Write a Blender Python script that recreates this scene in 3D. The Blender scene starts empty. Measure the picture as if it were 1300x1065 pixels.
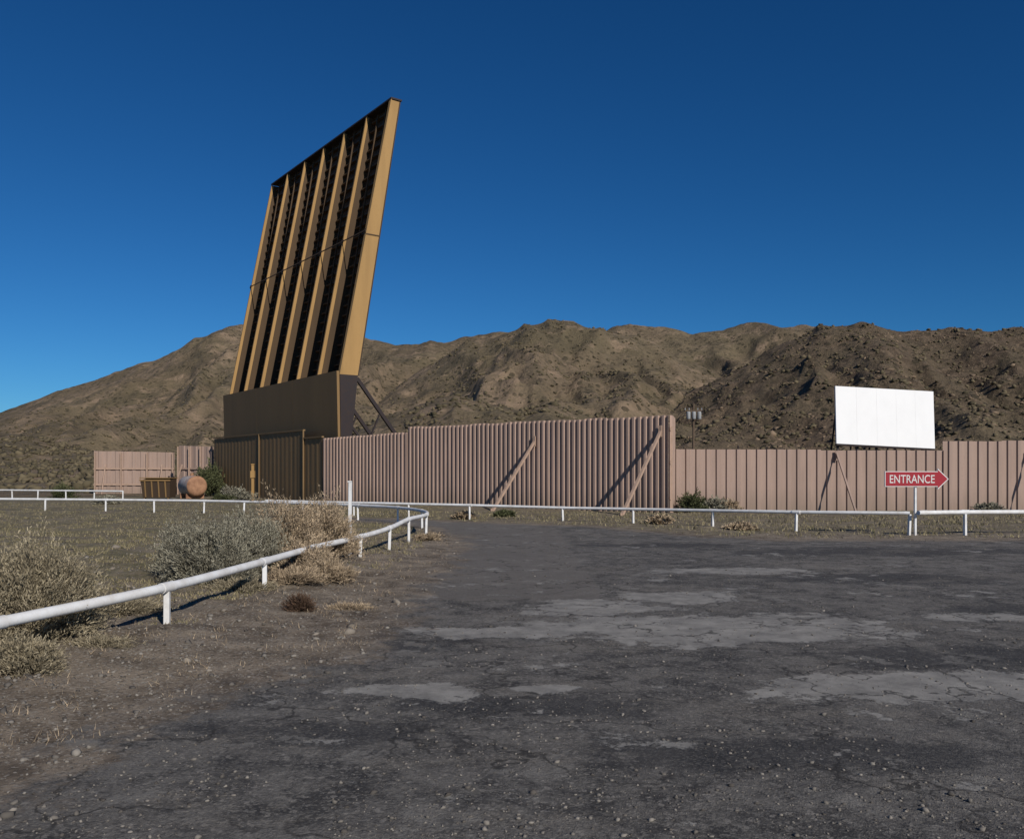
import bpy, math, random
import numpy as np
from mathutils import Vector
rng = np.random.default_rng(7)
random.seed(7)
scene = bpy.context.scene
F = 1100.0; H = 600.0; EYE = 1.6

# ------------------------------------------------------------------ noise
def hsh(ix, iy, seed):
    n = (ix*374761393 + iy*668265263 + seed*974711) & 0xffffffff
    n = ((n ^ (n >> 13))*1274126177) & 0xffffffff
    n = n ^ (n >> 16)
    return n/4294967295.0
def gn(x, y, seed=0):
    x = np.asarray(x, float); y = np.asarray(y, float)
    ix = np.floor(x).astype(np.int64); iy = np.floor(y).astype(np.int64)
    fx = x-ix; fy = y-iy
    u = fx**3*(fx*(fx*6-15)+10); v = fy**3*(fy*(fy*6-15)+10)
    def g(i, j, dx, dy):
        a = hsh(i, j, seed)*2*np.pi
        return np.cos(a)*dx+np.sin(a)*dy
    a = g(ix, iy, fx, fy); b = g(ix+1, iy, fx-1, fy)
    c = g(ix, iy+1, fx, fy-1); d = g(ix+1, iy+1, fx-1, fy-1)
    return 1.5*((a*(1-u)+b*u)*(1-v)+(c*(1-u)+d*u)*v)
def fbm(x, y, o=4, seed=0):
    s = 0; a = 1; t = 0
    for k in range(o):
        s = s+a*gn(x*2**k+k*13.7, y*2**k-k*7.3, seed+k); t += a; a *= .5
    return s/t
def ridged(x, y, o=4, seed=0):
    s = 0; a = 1; t = 0
    for k in range(o):
        s = s+a*(1-np.abs(gn(x*2**k+k*3.7, y*2**k+k*9.1, seed+k))*1.6); t += a; a *= .5
    return s/t
def sstep(a, b, x):
    t = np.clip((x-a)/(b-a), 0, 1); return t*t*(3-2*t)

# ------------------------------------------------------------------ mesh helpers
def mesh_np(name, V, Fc, mats, smooth=False, attrs=None, parent=None, midx=None):
    V = np.asarray(V, np.float32); Fc = np.asarray(Fc, np.int32)
    me = bpy.data.meshes.new(name)
    k = Fc.shape[1]; n = len(Fc)
    me.vertices.add(len(V)); me.vertices.foreach_set('co', V.ravel())
    me.loops.add(n*k); me.loops.foreach_set('vertex_index', Fc.ravel())
    me.polygons.add(n); me.polygons.foreach_set('loop_start', np.arange(0, n*k, k, dtype=np.int32))
    me.polygons.foreach_set('loop_total', np.full(n, k, np.int32))
    if smooth: me.polygons.foreach_set('use_smooth', np.ones(n, bool))
    me.update(calc_edges=True); me.validate()
    for an, av in (attrs or {}).items():
        av = np.asarray(av, np.float32)
        a = me.attributes.new(an, 'FLOAT', 'POINT'); a.data.foreach_set('value', av)
    for m in (mats if isinstance(mats, list) else [mats]): me.materials.append(m)
    ob = bpy.data.objects.new(name, me); scene.collection.objects.link(ob)
    if parent: ob.parent = parent
    return ob

class B:
    """simple quad/tri mesh builder"""
    def __init__(s): s.v = []; s.f = []; s.m = []
    def add(s, vs, fs, m=0):
        o = len(s.v); s.v += [tuple(map(float, p)) for p in vs]
        s.f += [tuple(i+o for i in f) for f in fs]; s.m += [m]*len(fs)
    def hexa(s, p, m=0):   # 8 points: bottom loop 0-3, top loop 4-7
        s.add(p, [(3,2,1,0),(4,5,6,7),(0,1,5,4),(1,2,6,5),(2,3,7,6),(3,0,4,7)], m)
    def box(s, c, sx, sy, sz, ang=0, m=0):
        ca, sa = math.cos(ang), math.sin(ang); P = []
        for dz in (-.5, .5):
            for dx, dy in ((-.5,-.5),(.5,-.5),(.5,.5),(-.5,.5)):
                x = dx*sx; y = dy*sy
                P.append((c[0]+x*ca-y*sa, c[1]+x*sa+y*ca, c[2]+dz*sz))
        s.hexa(P, m)
    def beam(s, p0, p1, w, h, up=(0,0,1), m=0):
        p0 = Vector(p0); p1 = Vector(p1); d = (p1-p0).normalized(); u = Vector(up)
        r = d.cross(u)
        if r.length < 1e-3: r = d.cross(Vector((1,0,0)))
        r.normalize(); u = r.cross(d).normalized()
        P = []
        for p in (p0, p1):
            for a, b in ((-.5,-.5),(.5,-.5),(.5,.5),(-.5,.5)): P.append(p+r*(a*w)+u*(b*h))
        s.hexa(P, m)
    def tube(s, pts, r, n=10, m=0, caps=True):
        pts = [Vector(p) for p in pts]; rs = r if isinstance(r, (list, tuple)) else [r]*len(pts)
        rings = []
        for i, p in enumerate(pts):
            d = (pts[min(i+1, len(pts)-1)]-pts[max(i-1, 0)]).normalized()
            a = Vector((0,0,1)) if abs(d.z) < .9 else Vector((1,0,0))
            x = d.cross(a).normalized(); y = x.cross(d).normalized()
            rings.append([p+(x*math.cos(t)+y*math.sin(t))*rs[i] for t in [2*math.pi*k/n for k in range(n)]])
        vs = [q for R in rings for q in R]; fs = []
        for i in range(len(pts)-1):
            for k in range(n):
                fs.append((i*n+k, i*n+(k+1) % n, (i+1)*n+(k+1) % n, (i+1)*n+k))
        if caps:
            fs.append(tuple(range(n))[::-1]); fs.append(tuple(range((len(pts)-1)*n, len(pts)*n)))
        s.add(vs, fs, m)
    def obj(s, name, mats, smooth=False, parent=None, bevel=0):
        me = bpy.data.meshes.new(name); me.from_pydata(s.v, [], s.f); me.update()
        for m in (mats if isinstance(mats, list) else [mats]): me.materials.append(m)
        me.polygons.foreach_set('material_index', s.m)
        if smooth: me.polygons.foreach_set('use_smooth', [True]*len(me.polygons)); 
        ob = bpy.data.objects.new(name, me); scene.collection.objects.link(ob)
        if smooth:
            try: me.set_sharp_from_angle(angle=math.radians(40))
            except Exception: pass
        if parent: ob.parent = parent
        if bevel:
            b = ob.modifiers.new('bevel', 'BEVEL'); b.width = bevel; b.segments = 2; b.limit_method = 'ANGLE'
        return ob
def empty(name):
    e = bpy.data.objects.new(name, None); scene.collection.objects.link(e); return e

# ------------------------------------------------------------------ material helpers
class M:
    def __init__(s, name, rough=.9):
        s.mat = bpy.data.materials.new(name); s.mat.use_nodes = True
        s.nt = s.mat.node_tree; s.b = s.nt.nodes['Principled BSDF']
        s.b.inputs['Roughness'].default_value = rough
        s.b.inputs['Specular IOR Level'].default_value = .25
        s.tc = s.nt.nodes.new('ShaderNodeTexCoord')
    def n(s, t, **kw):
        nd = s.nt.nodes.new(t)
        for k, v in kw.items(): setattr(nd, k, v)
        return nd
    def set(s, sock, v):
        if isinstance(v, bpy.types.NodeSocket): s.nt.links.new(v, sock)
        elif v is not None:
            if isinstance(v, (tuple, list)) and len(v) == 3 and sock.type == 'RGBA': v = (*v, 1)
            sock.default_value = v
    def mapc(s, scale=(1,1,1)):
        m = s.n('ShaderNodeMapping'); s.set(m.inputs['Vector'], s.tc.outputs['Object']); m.inputs['Scale'].default_value = scale
        return m.outputs[0]
    def noise(s, scale, detail=4, rough=.55, vec=None, dist=0):
        m = s.n('ShaderNodeTexNoise'); s.set(m.inputs['Vector'], vec or s.tc.outputs['Object'])
        m.inputs['Scale'].default_value = scale; m.inputs['Detail'].default_value = detail
        m.inputs['Roughness'].default_value = rough; m.inputs['Distortion'].default_value = dist
        return m.outputs['Fac']
    def vor(s, scale, out='Distance', vec=None, feature='F1'):
        m = s.n('ShaderNodeTexVoronoi', feature=feature); s.set(m.inputs['Vector'], vec or s.tc.outputs['Object'])
        m.inputs['Scale'].default_value = scale; return m.outputs[out]
    def rng(s, v, a, b, c=0, d=1):
        m = s.n('ShaderNodeMapRange'); s.set(m.inputs[0], v)
        for i, x in enumerate((a, b, c, d)): m.inputs[i+1].default_value = x
        return m.outputs[0]
    def math(s, op, a, b=None):
        m = s.n('ShaderNodeMath', operation=op); s.set(m.inputs[0], a); s.set(m.inputs[1], b); return m.outputs[0]
    def mix(s, f, a, b, mode='MIX'):
        m = s.n('ShaderNodeMix', data_type='RGBA', blend_type=mode)
        s.set(m.inputs[0], f); s.set(m.inputs[6], a); s.set(m.inputs[7], b); return m.outputs[2]
    def attr(s, name):
        a = s.n('ShaderNodeAttribute'); a.attribute_name = name; return a.outputs['Fac']
    def sep(s, v):
        m = s.n('ShaderNodeSeparateXYZ'); s.set(m.inputs[0], v); return m.outputs
    def col(s, c): s.set(s.b.inputs['Base Color'], c)
    def bump(s, h, strength=.5, dist=.02):
        m = s.n('ShaderNodeBump'); m.inputs['Strength'].default_value = strength; m.inputs['Distance'].default_value = dist
        s.set(m.inputs['Height'], h); s.nt.links.new(m.outputs[0], s.b.inputs['Normal'])

def paint(name, c, c2=None, rough=.7, scale=3, amt=.6, streak=False, dirt=None):
    m = M(name, rough); c2 = c2 or tuple(x*.6 for x in c)
    v = m.mapc((1.6,1.6,.22)) if streak else None
    n1 = m.noise(scale, 5, .65, v)
    col = m.mix(m.rng(n1, .4, .72, 0, amt), c, c2)
    n2 = m.noise(scale*9, 4, .6)
    col = m.mix(m.rng(n2, .58, .75, 0, amt*.6), col, c2)
    if dirt:
        z = m.sep(m.tc.outputs['Object'])[2]
        f = m.math('MULTIPLY', m.rng(z, 0, 1.0, 1, 0), m.rng(n1, .3, .6, .3, 1))
        col = m.mix(m.math('MULTIPLY', f, .7), col, dirt)
    m.col(col); m.bump(n2, .15, .01)
    return m.mat

# ---- soil shared
def soil_color(m, green):
    n1 = m.noise(.35, 5, .6); n2 = m.noise(2.2, 6, .7); n3 = m.noise(28, 5, .75)
    c = m.mix(m.rng(n1, .38, .62), (.110,.084,.061), (.205,.167,.125))
    c = m.mix(m.rng(n2, .45, .60, 0, .85), c, (.285,.235,.18))
    c = m.mix(m.rng(n2, .44, .34, 0, .7), c, (.065,.051,.039))
    c = m.mix(m.rng(n3, .50, .36, 0, .7), c, (.045,.036,.028))
    peb = m.vor(55, 'Color'); pr = m.sep(peb)[0]
    c = m.mix(m.rng(pr, .84, .9, 0, .8), c, (.30,.27,.23))
    if green:
        gn_ = m.noise(.9, 7, .8)
        g = m.math('MULTIPLY', m.attr('green'), m.rng(gn_, .40, .56, .15, 1))
        gcol = m.mix(m.rng(m.noise(5, 5, .75), .40, .62), (.100,.094,.045), (.215,.180,.108))
        c = m.mix(m.math('MULTIPLY', g, .85), c, gcol)
    return c, m.math('ADD', m.math('MULTIPLY', n3, 1.1), m.math('ADD', m.math('MULTIPLY', m.vor(55), .25), m.math('MULTIPLY', n2, 1.4)))

g = M('desert_soil'); c, h = soil_color(g, True); g.col(c); g.bump(h, .8, .03); MAT_SOIL = g.mat

a = M('asphalt', .85); a.b.inputs['Specular IOR Level'].default_value = .3
n_big = a.noise(.5, 6, .68); n_mid = a.noise(3, 6, .75); n_f = a.noise(45, 5, .75)
agg = a.sep(a.vor(75, 'Color'))[0]; agg2 = a.sep(a.vor(38, 'Color'))[1]
base = a.mix(a.rng(n_big, .40, .60), (.050,.047,.045), (.135,.126,.116))
base = a.mix(a.rng(n_mid, .46, .60, 0, .75), base, (.180,.168,.152))
base = a.mix(a.rng(n_mid, .46, .37, 0, .7), base, (.034,.032,.031))
base = a.mix(a.rng(agg, .6, .95, 0, .6), base, (.215,.203,.183))
base = a.mix(a.rng(agg2, .9, .96, 0, .55), base, (.28,.26,.235))
base = a.mix(a.rng(n_f, .5, .34, 0, .65), base, (.027,.025,.024))
wn = a.noise(1.1, 8, .74)
warp = a.math('ADD', a.math('MULTIPLY', a.math('SUBTRACT', wn, .5), 3.6), a.math('MULTIPLY', a.math('SUBTRACT', n_f, .5), .6))
dk = a.rng(a.math('ADD', a.attr('dark'), warp), .32, .6, 0, .72)
base = a.mix(dk, base, a.mix(a.rng(agg, .55, .9, 0, .55), (.032,.031,.032), (.12,.114,.106)))
# loose tan-grey gravel drifts
gd = a.math('MULTIPLY', a.rng(a.noise(.75, 8, .78, a.mapc((.6,1.3,1))), .52, .60), a.rng(agg2, .15, .6, .35, 1))
base = a.mix(a.math('MULTIPLY', gd, .55), base, a.mix(agg, (.12,.108,.093), (.27,.245,.21)))
lane = a.rng(a.math('ADD', a.attr('lane'), a.math('MULTIPLY', warp, .25)), .4, .55, 0, .75)
base = a.mix(lane, base, a.mix(n_f, (.095,.087,.079), (.205,.187,.167)))
lt = a.rng(a.math('ADD', a.attr('light'), warp), .30, .40)
base = a.mix(a.math('MULTIPLY', lt, .9), base, a.mix(a.rng(n_mid, .38, .62), (.175,.168,.157), (.30,.288,.266)))
sc2 = a.math('MULTIPLY', a.rng(a.noise(1.7, 8, .75), .57, .585), a.rng(n_big, .42, .55))
base = a.mix(a.math('MULTIPLY', sc2, .6), base, (.225,.214,.195))
# cracks
cr = a.n('ShaderNodeTexVoronoi', feature='DISTANCE_TO_EDGE'); cr.inputs['Scale'].default_value = .8
wv = a.n('ShaderNodeVectorMath', operation='ADD'); nz = a.n('ShaderNodeTexNoise'); nz.inputs['Scale'].default_value = 2.5; nz.inputs['Detail'].default_value = 5
a.nt.links.new(a.tc.outputs['Object'], nz.inputs['Vector']); a.nt.links.new(a.tc.outputs['Object'], wv.inputs[0]); a.nt.links.new(nz.outputs['Color'], wv.inputs[1])
a.nt.links.new(wv.outputs[0], cr.inputs['Vector'])
crk = a.math('MULTIPLY', a.rng(cr.outputs['Distance'], .004, .02, 1, 0), a.rng(n_big, .42, .5))
base = a.mix(a.math('MULTIPLY', crk, .75), base, (.02,.018,.016))
sc, sh = soil_color(a, False)
ef = a.rng(a.math('ADD', a.attr('edge'), a.math('MULTIPLY', a.math('SUBTRACT', a.noise(1.6, 8, .76), .5), 3.2)), .1, .5, 1, 0)
a.col(a.mix(ef, base, sc))
rough_h = a.math('ADD', a.math('MULTIPLY', a.vor(110), .35), a.math('ADD', a.math('MULTIPLY', n_mid, .6), a.math('MULTIPLY', n_f, 1.3)))
rough_h = a.math('MULTIPLY', rough_h, a.rng(lt, 0, 1, 1, .35))
a.bump(rough_h, .8, .018); MAT_ASPH = a.mat

# ------------------------------------------------------------------ ROAD polygon
poly = np.array([(-3.1,-9),(-2.75,3.6),(-2.69,4.69),(-2.5,6.2),(-1.95,6.8),(-1.5,7.6),(-1.43,9.3),(-1.49,11.7),(-1.3,15),
                 (-1.2,18.5),(-1.6,22),(-2.5,25),(-4,27.6),(-9,31.2),(-9,32),(-3.5,29.6),(-1.0,27.6),(2.4,25.8),(4.8,21.6),(6.5,20.6),(12.1,20.4),(45,19),(45,-9)])
def sdist(X, Y):
    d = np.full(X.shape, 1e9); ins = np.zeros(X.shape, bool); n = len(poly)
    for i in range(n):
        x0, y0 = poly[i]; x1, y1 = poly[(i+1) % n]
        ex, ey = x1-x0, y1-y0
        t = np.clip(((X-x0)*ex+(Y-y0)*ey)/(ex*ex+ey*ey), 0, 1)
        d = np.minimum(d, np.hypot(X-x0-t*ex, Y-y0-t*ey))
        c = ((y0 > Y) != (y1 > Y)) & (X < (x1-x0)*(Y-y0)/((y1-y0) if y1 != y0 else 1e-9)+x0)
        ins ^= c
    return np.where(ins, d, -d)
def ground_z(X, Y):
    sd = sdist(X, Y)
    out = sstep(.0, 1.6, -sd)*sstep(60, 40, np.hypot(X, Y))
    z = out*(.05*fbm(X*.6, Y*.6, 4, 3)+.035*fbm(X*2.6, Y*2.6, 3, 9)+.03)
    isl = sstep(-1.3, -3.2, X)*sstep(22, 14, Y)*sstep(3, 6, Y)*out
    return z+isl*(.07+.06*fbm(X*1.3, Y*1.3, 3, 21))
def axis(lo, hi, step, far, n):
    mid = np.arange(lo, hi, step)
    r = np.geomspace(step, far, n)
    return np.concatenate([(lo-np.cumsum(r))[::-1], mid, mid[-1]+np.cumsum(r)])
xs = axis(-13, 8, .09, 350, 42); ys = axis(1.5, 26, .1, 350, 42)
XX, YY = np.meshgrid(xs, ys); nx, ny = len(xs), len(ys)
idx = np.arange(nx*ny).reshape(ny, nx)
Q = np.stack([idx[:-1,:-1], idx[:-1,1:], idx[1:,1:], idx[1:,:-1]], -1).reshape(-1, 4)
ZZ = ground_z(XX, YY)
greenA = sstep(-2.4, -4.5, XX)*sstep(8.5, 13, YY) + sstep(21, 23, YY)*sstep(.1,.6,-sdist(XX,YY))*.6
mesh_np('ground', np.stack([XX, YY, ZZ], -1).reshape(-1, 3), Q, MAT_SOIL, True, {'green': np.clip(greenA, 0, 1).ravel()})

rx = np.concatenate([np.arange(-9.3, 10, .12), np.arange(10, 45, .6)]); ry = np.concatenate([np.arange(-9, 1.5, .5), np.arange(1.5, 32.3, .12)])
RX, RY = np.meshgrid(rx, ry)
sd = sdist(RX, RY)
def blobs(lst):
    f = np.zeros(RX.shape)
    for (cx, cy, ax, ay) in lst:
        f = np.maximum(f, np.clip(1.25-np.hypot((RX-cx)/ax, (RY-cy)/ay), 0, 1))
    return f
light = blobs([(2.0,8.9,2.1,.95),(.0,8.7,1.1,.35),(.95,10.2,.9,.8),(3.5,6.4,2.1,.52),(2.2,11.1,.85,.6),(-.92,6.35,.65,.2),(.23,6.4,.35,.12),
               (3.6,14,1.4,.5),(5.2,9.5,.8,.3)])
dark = blobs([(3.6,7.5,1.5,.6),(-.33,5.95,.6,.3),(.7,5.9,.8,.35),(7.2,17.5,4.5,1.2),(5.5,13,2.5,.9),(-1.2,5.3,1.0,.3),(-.6,8.0,.8,.4),(6,10,1.2,.8),(1.8,4.9,1.6,.4),(3.4,19,2.5,.8)])
lane = sstep(.0, .3, sd)*sstep(1.35, .9, RX-.1)*sstep(9.5, 12, RY)*.9
n2x = len(rx); idr = np.arange(RX.size).reshape(RX.shape)
QR = np.stack([idr[:-1,:-1], idr[:-1,1:], idr[1:,1:], idr[1:,:-1]], -1).reshape(-1, 4)
keep = (sd.ravel()[QR].max(1) > -.05)
RZ = .005+.004*np.clip(fbm(RX*1.5, RY*1.5, 3, 5), -1, 1)+.004
mesh_np('asphalt_road', np.stack([RX, RY, RZ], -1).reshape(-1, 3), QR[keep], MAT_ASPH, True,
        {'light': light.ravel(), 'dark': dark.ravel(), 'lane': lane.ravel(), 'edge': sd.ravel()})

# ------------------------------------------------------------------ HILLS
def lay(pts): 
    p = np.array(pts, float); return (p[:,0]-650)/F, (H-p[:,1])/F
LA = lay([(-700,560),(-300,575),(-100,545),(0,523),(60,498),(130,471),(215,446),(250,425),(270,412),(305,410),(345,417),(420,424),(475,421),(530,427),(600,419),(700,414),(790,412),(850,413),(880,417),(960,409),(1020,411),(1100,412),(1300,422),(1600,440),(2000,470)])
LB = lay([(400,560),(480,500),(540,462),(600,428),(640,414),(665,405),(710,401),(745,405),(800,420),(860,446),(920,480),(980,520),(1040,560)])
LC = lay([(720,575),(800,545),(860,505),(900,478),(950,448),(1000,420),(1040,406),(1075,408),(1110,404),(1150,408),(1200,410),(1300,416),(1500,450),(1800,520)])
LD = lay([(380,575),(440,548),(500,520),(560,498),(620,505),(660,516),(700,512),(760,530),(840,556),(900,575)])
LE = lay([(-600,560),(-300,530),(-120,528),(0,545),(50,551),(90,565),(150,580)])
def terrain_z(X, D):
    A = X/np.maximum(D, 1)
    wx = X+14*fbm(X/60, D/60, 3, 31); wd = D+20*fbm(X/80, D/80, 3, 41)
    plain = np.where(D > 70, (D-70)*.017, (D-70)*.08)+.25*fbm(X/9, D/9, 3, 2)*sstep(66, 90, D)
    z = plain
    rock = np.zeros_like(z)
    for (L, R0, Ds, p, amp, sx, seed, rk) in ((LA,640,170,1.25,.24,85,51,0),(LB,430,150,1.2,.28,62,61,0),(LC,320,142,1.0,.26,60,71,1),(LD,230,125,1.0,.36,40,81,0),(LE,260,150,1.2,.2,40,91,0)):
        e = np.interp(A, L[0], L[1]); R = R0*(1+.07*fbm(A*4, A*0+seed, 3, seed))
        Hh = np.maximum(e, 0)*R+EYE
        t = np.clip((D-Ds)/(R-Ds), 0, 3)
        s = np.where(t < 1, t**p*(1-.0*t), np.clip(1-(t-1)*1.0, 0, 1))
        env = np.sin(np.pi*np.clip(t*.92, 0, 1))**.7
        gul = 1-ridged(wx/sx, wd/(sx*2.6), 4, seed)
        gul2 = fbm(wx/(sx*.33), wd/(sx*.45), 4, seed+3)
        q = Hh*s-amp*Hh*env*(gul*1.25-.1)+.04*Hh*gul2*np.clip(env+.12, 0, 1)
        if rk:
            rr = ridged(X/26, D/40, 5, 77)
            q = q+env*((rr-.6)*3.6)+env*.6*(ridged(X/5, D/5, 2, 78)-.6)
            rr_m = sstep(.05, .4, t)
        newz = np.where(q > z, q, z)
        if rk: rock = np.where(q > z, rr_m, rock)
        else: rock = np.where((q > z), 0, rock)
        d = np.abs(q-z); k = 3.0
        z = newz+np.where(d < k, (k-d)**2/(4*k), 0)*sstep(100, 140, D)
    return z, rock
na, nd = 800, 480
aa = np.linspace(-1.0, 1.0, na); dd = np.geomspace(58, 1000, nd)
AA, DD = np.meshgrid(aa, dd); TX = AA*DD
TZ, TR = terrain_z(TX, DD)
idt = np.arange(TX.size).reshape(TX.shape)
QT = np.stack([idt[:-1,:-1], idt[:-1,1:], idt[1:,1:], idt[1:,:-1]], -1).reshape(-1, 4)
m = M('hill_scrub', .95)
n1 = m.noise(.02, 6, .6); n2 = m.noise(.075, 8, .74); n3 = m.noise(.6, 5, .7); n4 = m.noise(.012, 4, .5)
c = m.mix(m.rng(n1, .42, .58), (.145,.112,.070), (.225,.168,.110))
c = m.mix(m.rng(n4, .46, .57, 0, .5), c, (.150,.125,.072))
c = m.mix(m.rng(n2, .53, .63, 0, .75), c, (.34,.245,.168))
c = m.mix(m.rng(n2, .48, .38, 0, .6), c, (.10,.082,.052))
c = m.mix(m.rng(n3, .5, .7, 0, .4), c, (.105,.085,.057))
rk = m.attr('rock')
nr = m.noise(.22, 8, .78)
rc = m.mix(m.rng(nr, .42, .60), (.085,.062,.042), (.235,.172,.118))
rc = m.mix(m.rng(m.noise(.06, 5, .65), .47, .56, 0, .6), rc, (.185,.143,.092))
c = m.mix(m.math('MULTIPLY', rk, m.rng(n2, .38, .55, .45, .9)), c, rc)
v1 = m.math('ADD', m.vor(.26), m.math('MULTIPLY', m.math('SUBTRACT', n3, .5), .5))
sp = m.math('MULTIPLY', m.rng(v1, .25, .32, 1, 0), m.rng(m.noise(.035, 5, .6), .36, .52))
c = m.mix(m.math('MULTIPLY', sp, .72), c, (.052,.045,.027))
v2 = m.math('MULTIPLY', m.rng(m.vor(.62), .20, .28, 1, 0), m.rng(n2, .62, .45))
c = m.mix(m.math('MULTIPLY', v2, .62), c, (.058,.048,.030))
m.col(c)
hh = m.math('ADD', m.math('MULTIPLY', n3, .7), m.math('ADD', m.math('MULTIPLY', n2, 4), m.math('MULTIPLY', sp, .9)))
hh = m.math('ADD', hh, m.math('MULTIPLY', m.math('MULTIPLY', nr, rk), 4.5))
m.bump(hh, .8, 1.1); MAT_HILL = m.mat
mesh_np('hills', np.stack([TX, DD, TZ], -1).reshape(-1, 3), QT, MAT_HILL, True, {'rock': TR.ravel()})

# ------------------------------------------------------------------ scatter helper
ico_v = []
ph = (1+5**.5)/2
for p in ((-1,ph,0),(1,ph,0),(-1,-ph,0),(1,-ph,0),(0,-1,ph),(0,1,ph),(0,-1,-ph),(0,1,-ph),(ph,0,-1),(ph,0,1),(-ph,0,-1),(-ph,0,1)): ico_v.append(p)
ico_v = np.array(ico_v)/math.hypot(1, ph)
ico_f = np.array([(0,11,5),(0,5,1),(0,1,7),(0,7,10),(0,10,11),(1,5,9),(5,11,4),(11,10,2),(10,7,6),(7,1,8),(3,9,4),(3,4,2),(3,2,6),(3,6,8),(3,8,9),(4,9,5),(2,4,11),(6,2,10),(8,6,7),(9,8,1)])
def scatter(name, P, S, mat, jit=.35, squash=.75, smooth=False):
    n = len(P); r = rng.normal(1, jit, (n, 12, 1)).clip(.4, 1.8)
    V = ico_v[None]*r*S[:,None,None]*np.stack([rng.uniform(.8, 1.2, n), rng.uniform(.8, 1.2, n), squash*rng.uniform(.7, 1.2, n)], -1)[:,None,:]
    V = V+P[:,None,:]
    Fc = ico_f[None]+(np.arange(n)*12)[:,None,None]
    val = np.repeat(rng.random(n), 12)
    return mesh_np(name, V.reshape(-1, 3), Fc.reshape(-1, 3), mat, smooth, {'val': val})
def leafmat(name, c1, c2, c3=None, rough=.9):
    m = M(name, rough); c = m.mix(m.attr('val'), c1, c2)
    if c3: c = m.mix(m.rng(m.noise(6, 3, .6), .5, .65), c, c3)
    m.col(c); return m.mat
MAT_HSH = leafmat('creosote_foliage', (.062,.052,.030), (.145,.118,.072))
n = 21000
D = 68*np.exp(rng.random(n)**.65*math.log(540/68)); A = rng.uniform(-.85, .75, n); X = A*D
kp = (gn(X/14, D/14, 5)+.5*gn(X/4, D/4, 8) > -.3); X = X[kp]; D = D[kp]
Z, _ = terrain_z(X, D); S = rng.uniform(.22, .62, len(X))*np.where(D > 200, 1.25, 1)
scatter('hillside_shrubs', np.stack([X, D, Z+S*.3], -1), S, MAT_HSH)
# rocks on rocky hill
n = 9000; D = rng.uniform(140, 325, n); X = rng.uniform(.18, .78, n)*D
Z, R = terrain_z(X, D); kp = (R > .2) & (fbm(X/16, D/16, 3, 15) > .0)
S = rng.gamma(1.4, .16, n).clip(.10, .95)
mr = M('rock', .95); mr.col(mr.mix(mr.attr('val'), (.11,.08,.055), (.23,.168,.115))); MAT_ROCK = mr.mat
scatter('hillside_rocks', np.stack([X, D, Z-.15*S], -1)[kp], S[kp], MAT_ROCK, .5, .6)

# gravel
mg = M('gravel', .9); mg.col(mg.mix(mg.attr('val'), (.06,.053,.047), (.25,.228,.2)))
n = 24000; D = 2.8*np.exp(rng.random(n)*math.log(22/2.8)); X = rng.uniform(-.75, .75, n)*D
sdv = sdist(X, D); kp = (gn(X*1.3, D*1.3, 3) > -.15) | (sdv < .2); X = X[kp]; D = D[kp]; sdv = sdv[kp]
S = rng.gamma(2.0, .0022, len(X)).clip(.002, .018)*np.where(sdv < .4, 1.9, 1)
scatter('gravel', np.stack([X, D, np.where(sdv > 0, .009, ground_z(X, D))+S*.2], -1), S, mg.mat, .3, .7)
n = 420; D = rng.uniform(4, 20, n); X = rng.uniform(-9, -.8, n); sdv = sdist(X, D); kp = (sdv < .1); X = X[kp]; D = D[kp]
S = rng.gamma(1.5, .017, len(X)).clip(.012, .10)
ms = M('stone', .9); ms.col(ms.mix(ms.attr('val'), (.09,.075,.06), (.24,.21,.175))); ms.bump(ms.noise(30, 4), .5, .02)
scatter('stones', np.stack([X, D, ground_z(X, D)+S*.12], -1), S, ms.mat, .3, .55)

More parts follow.
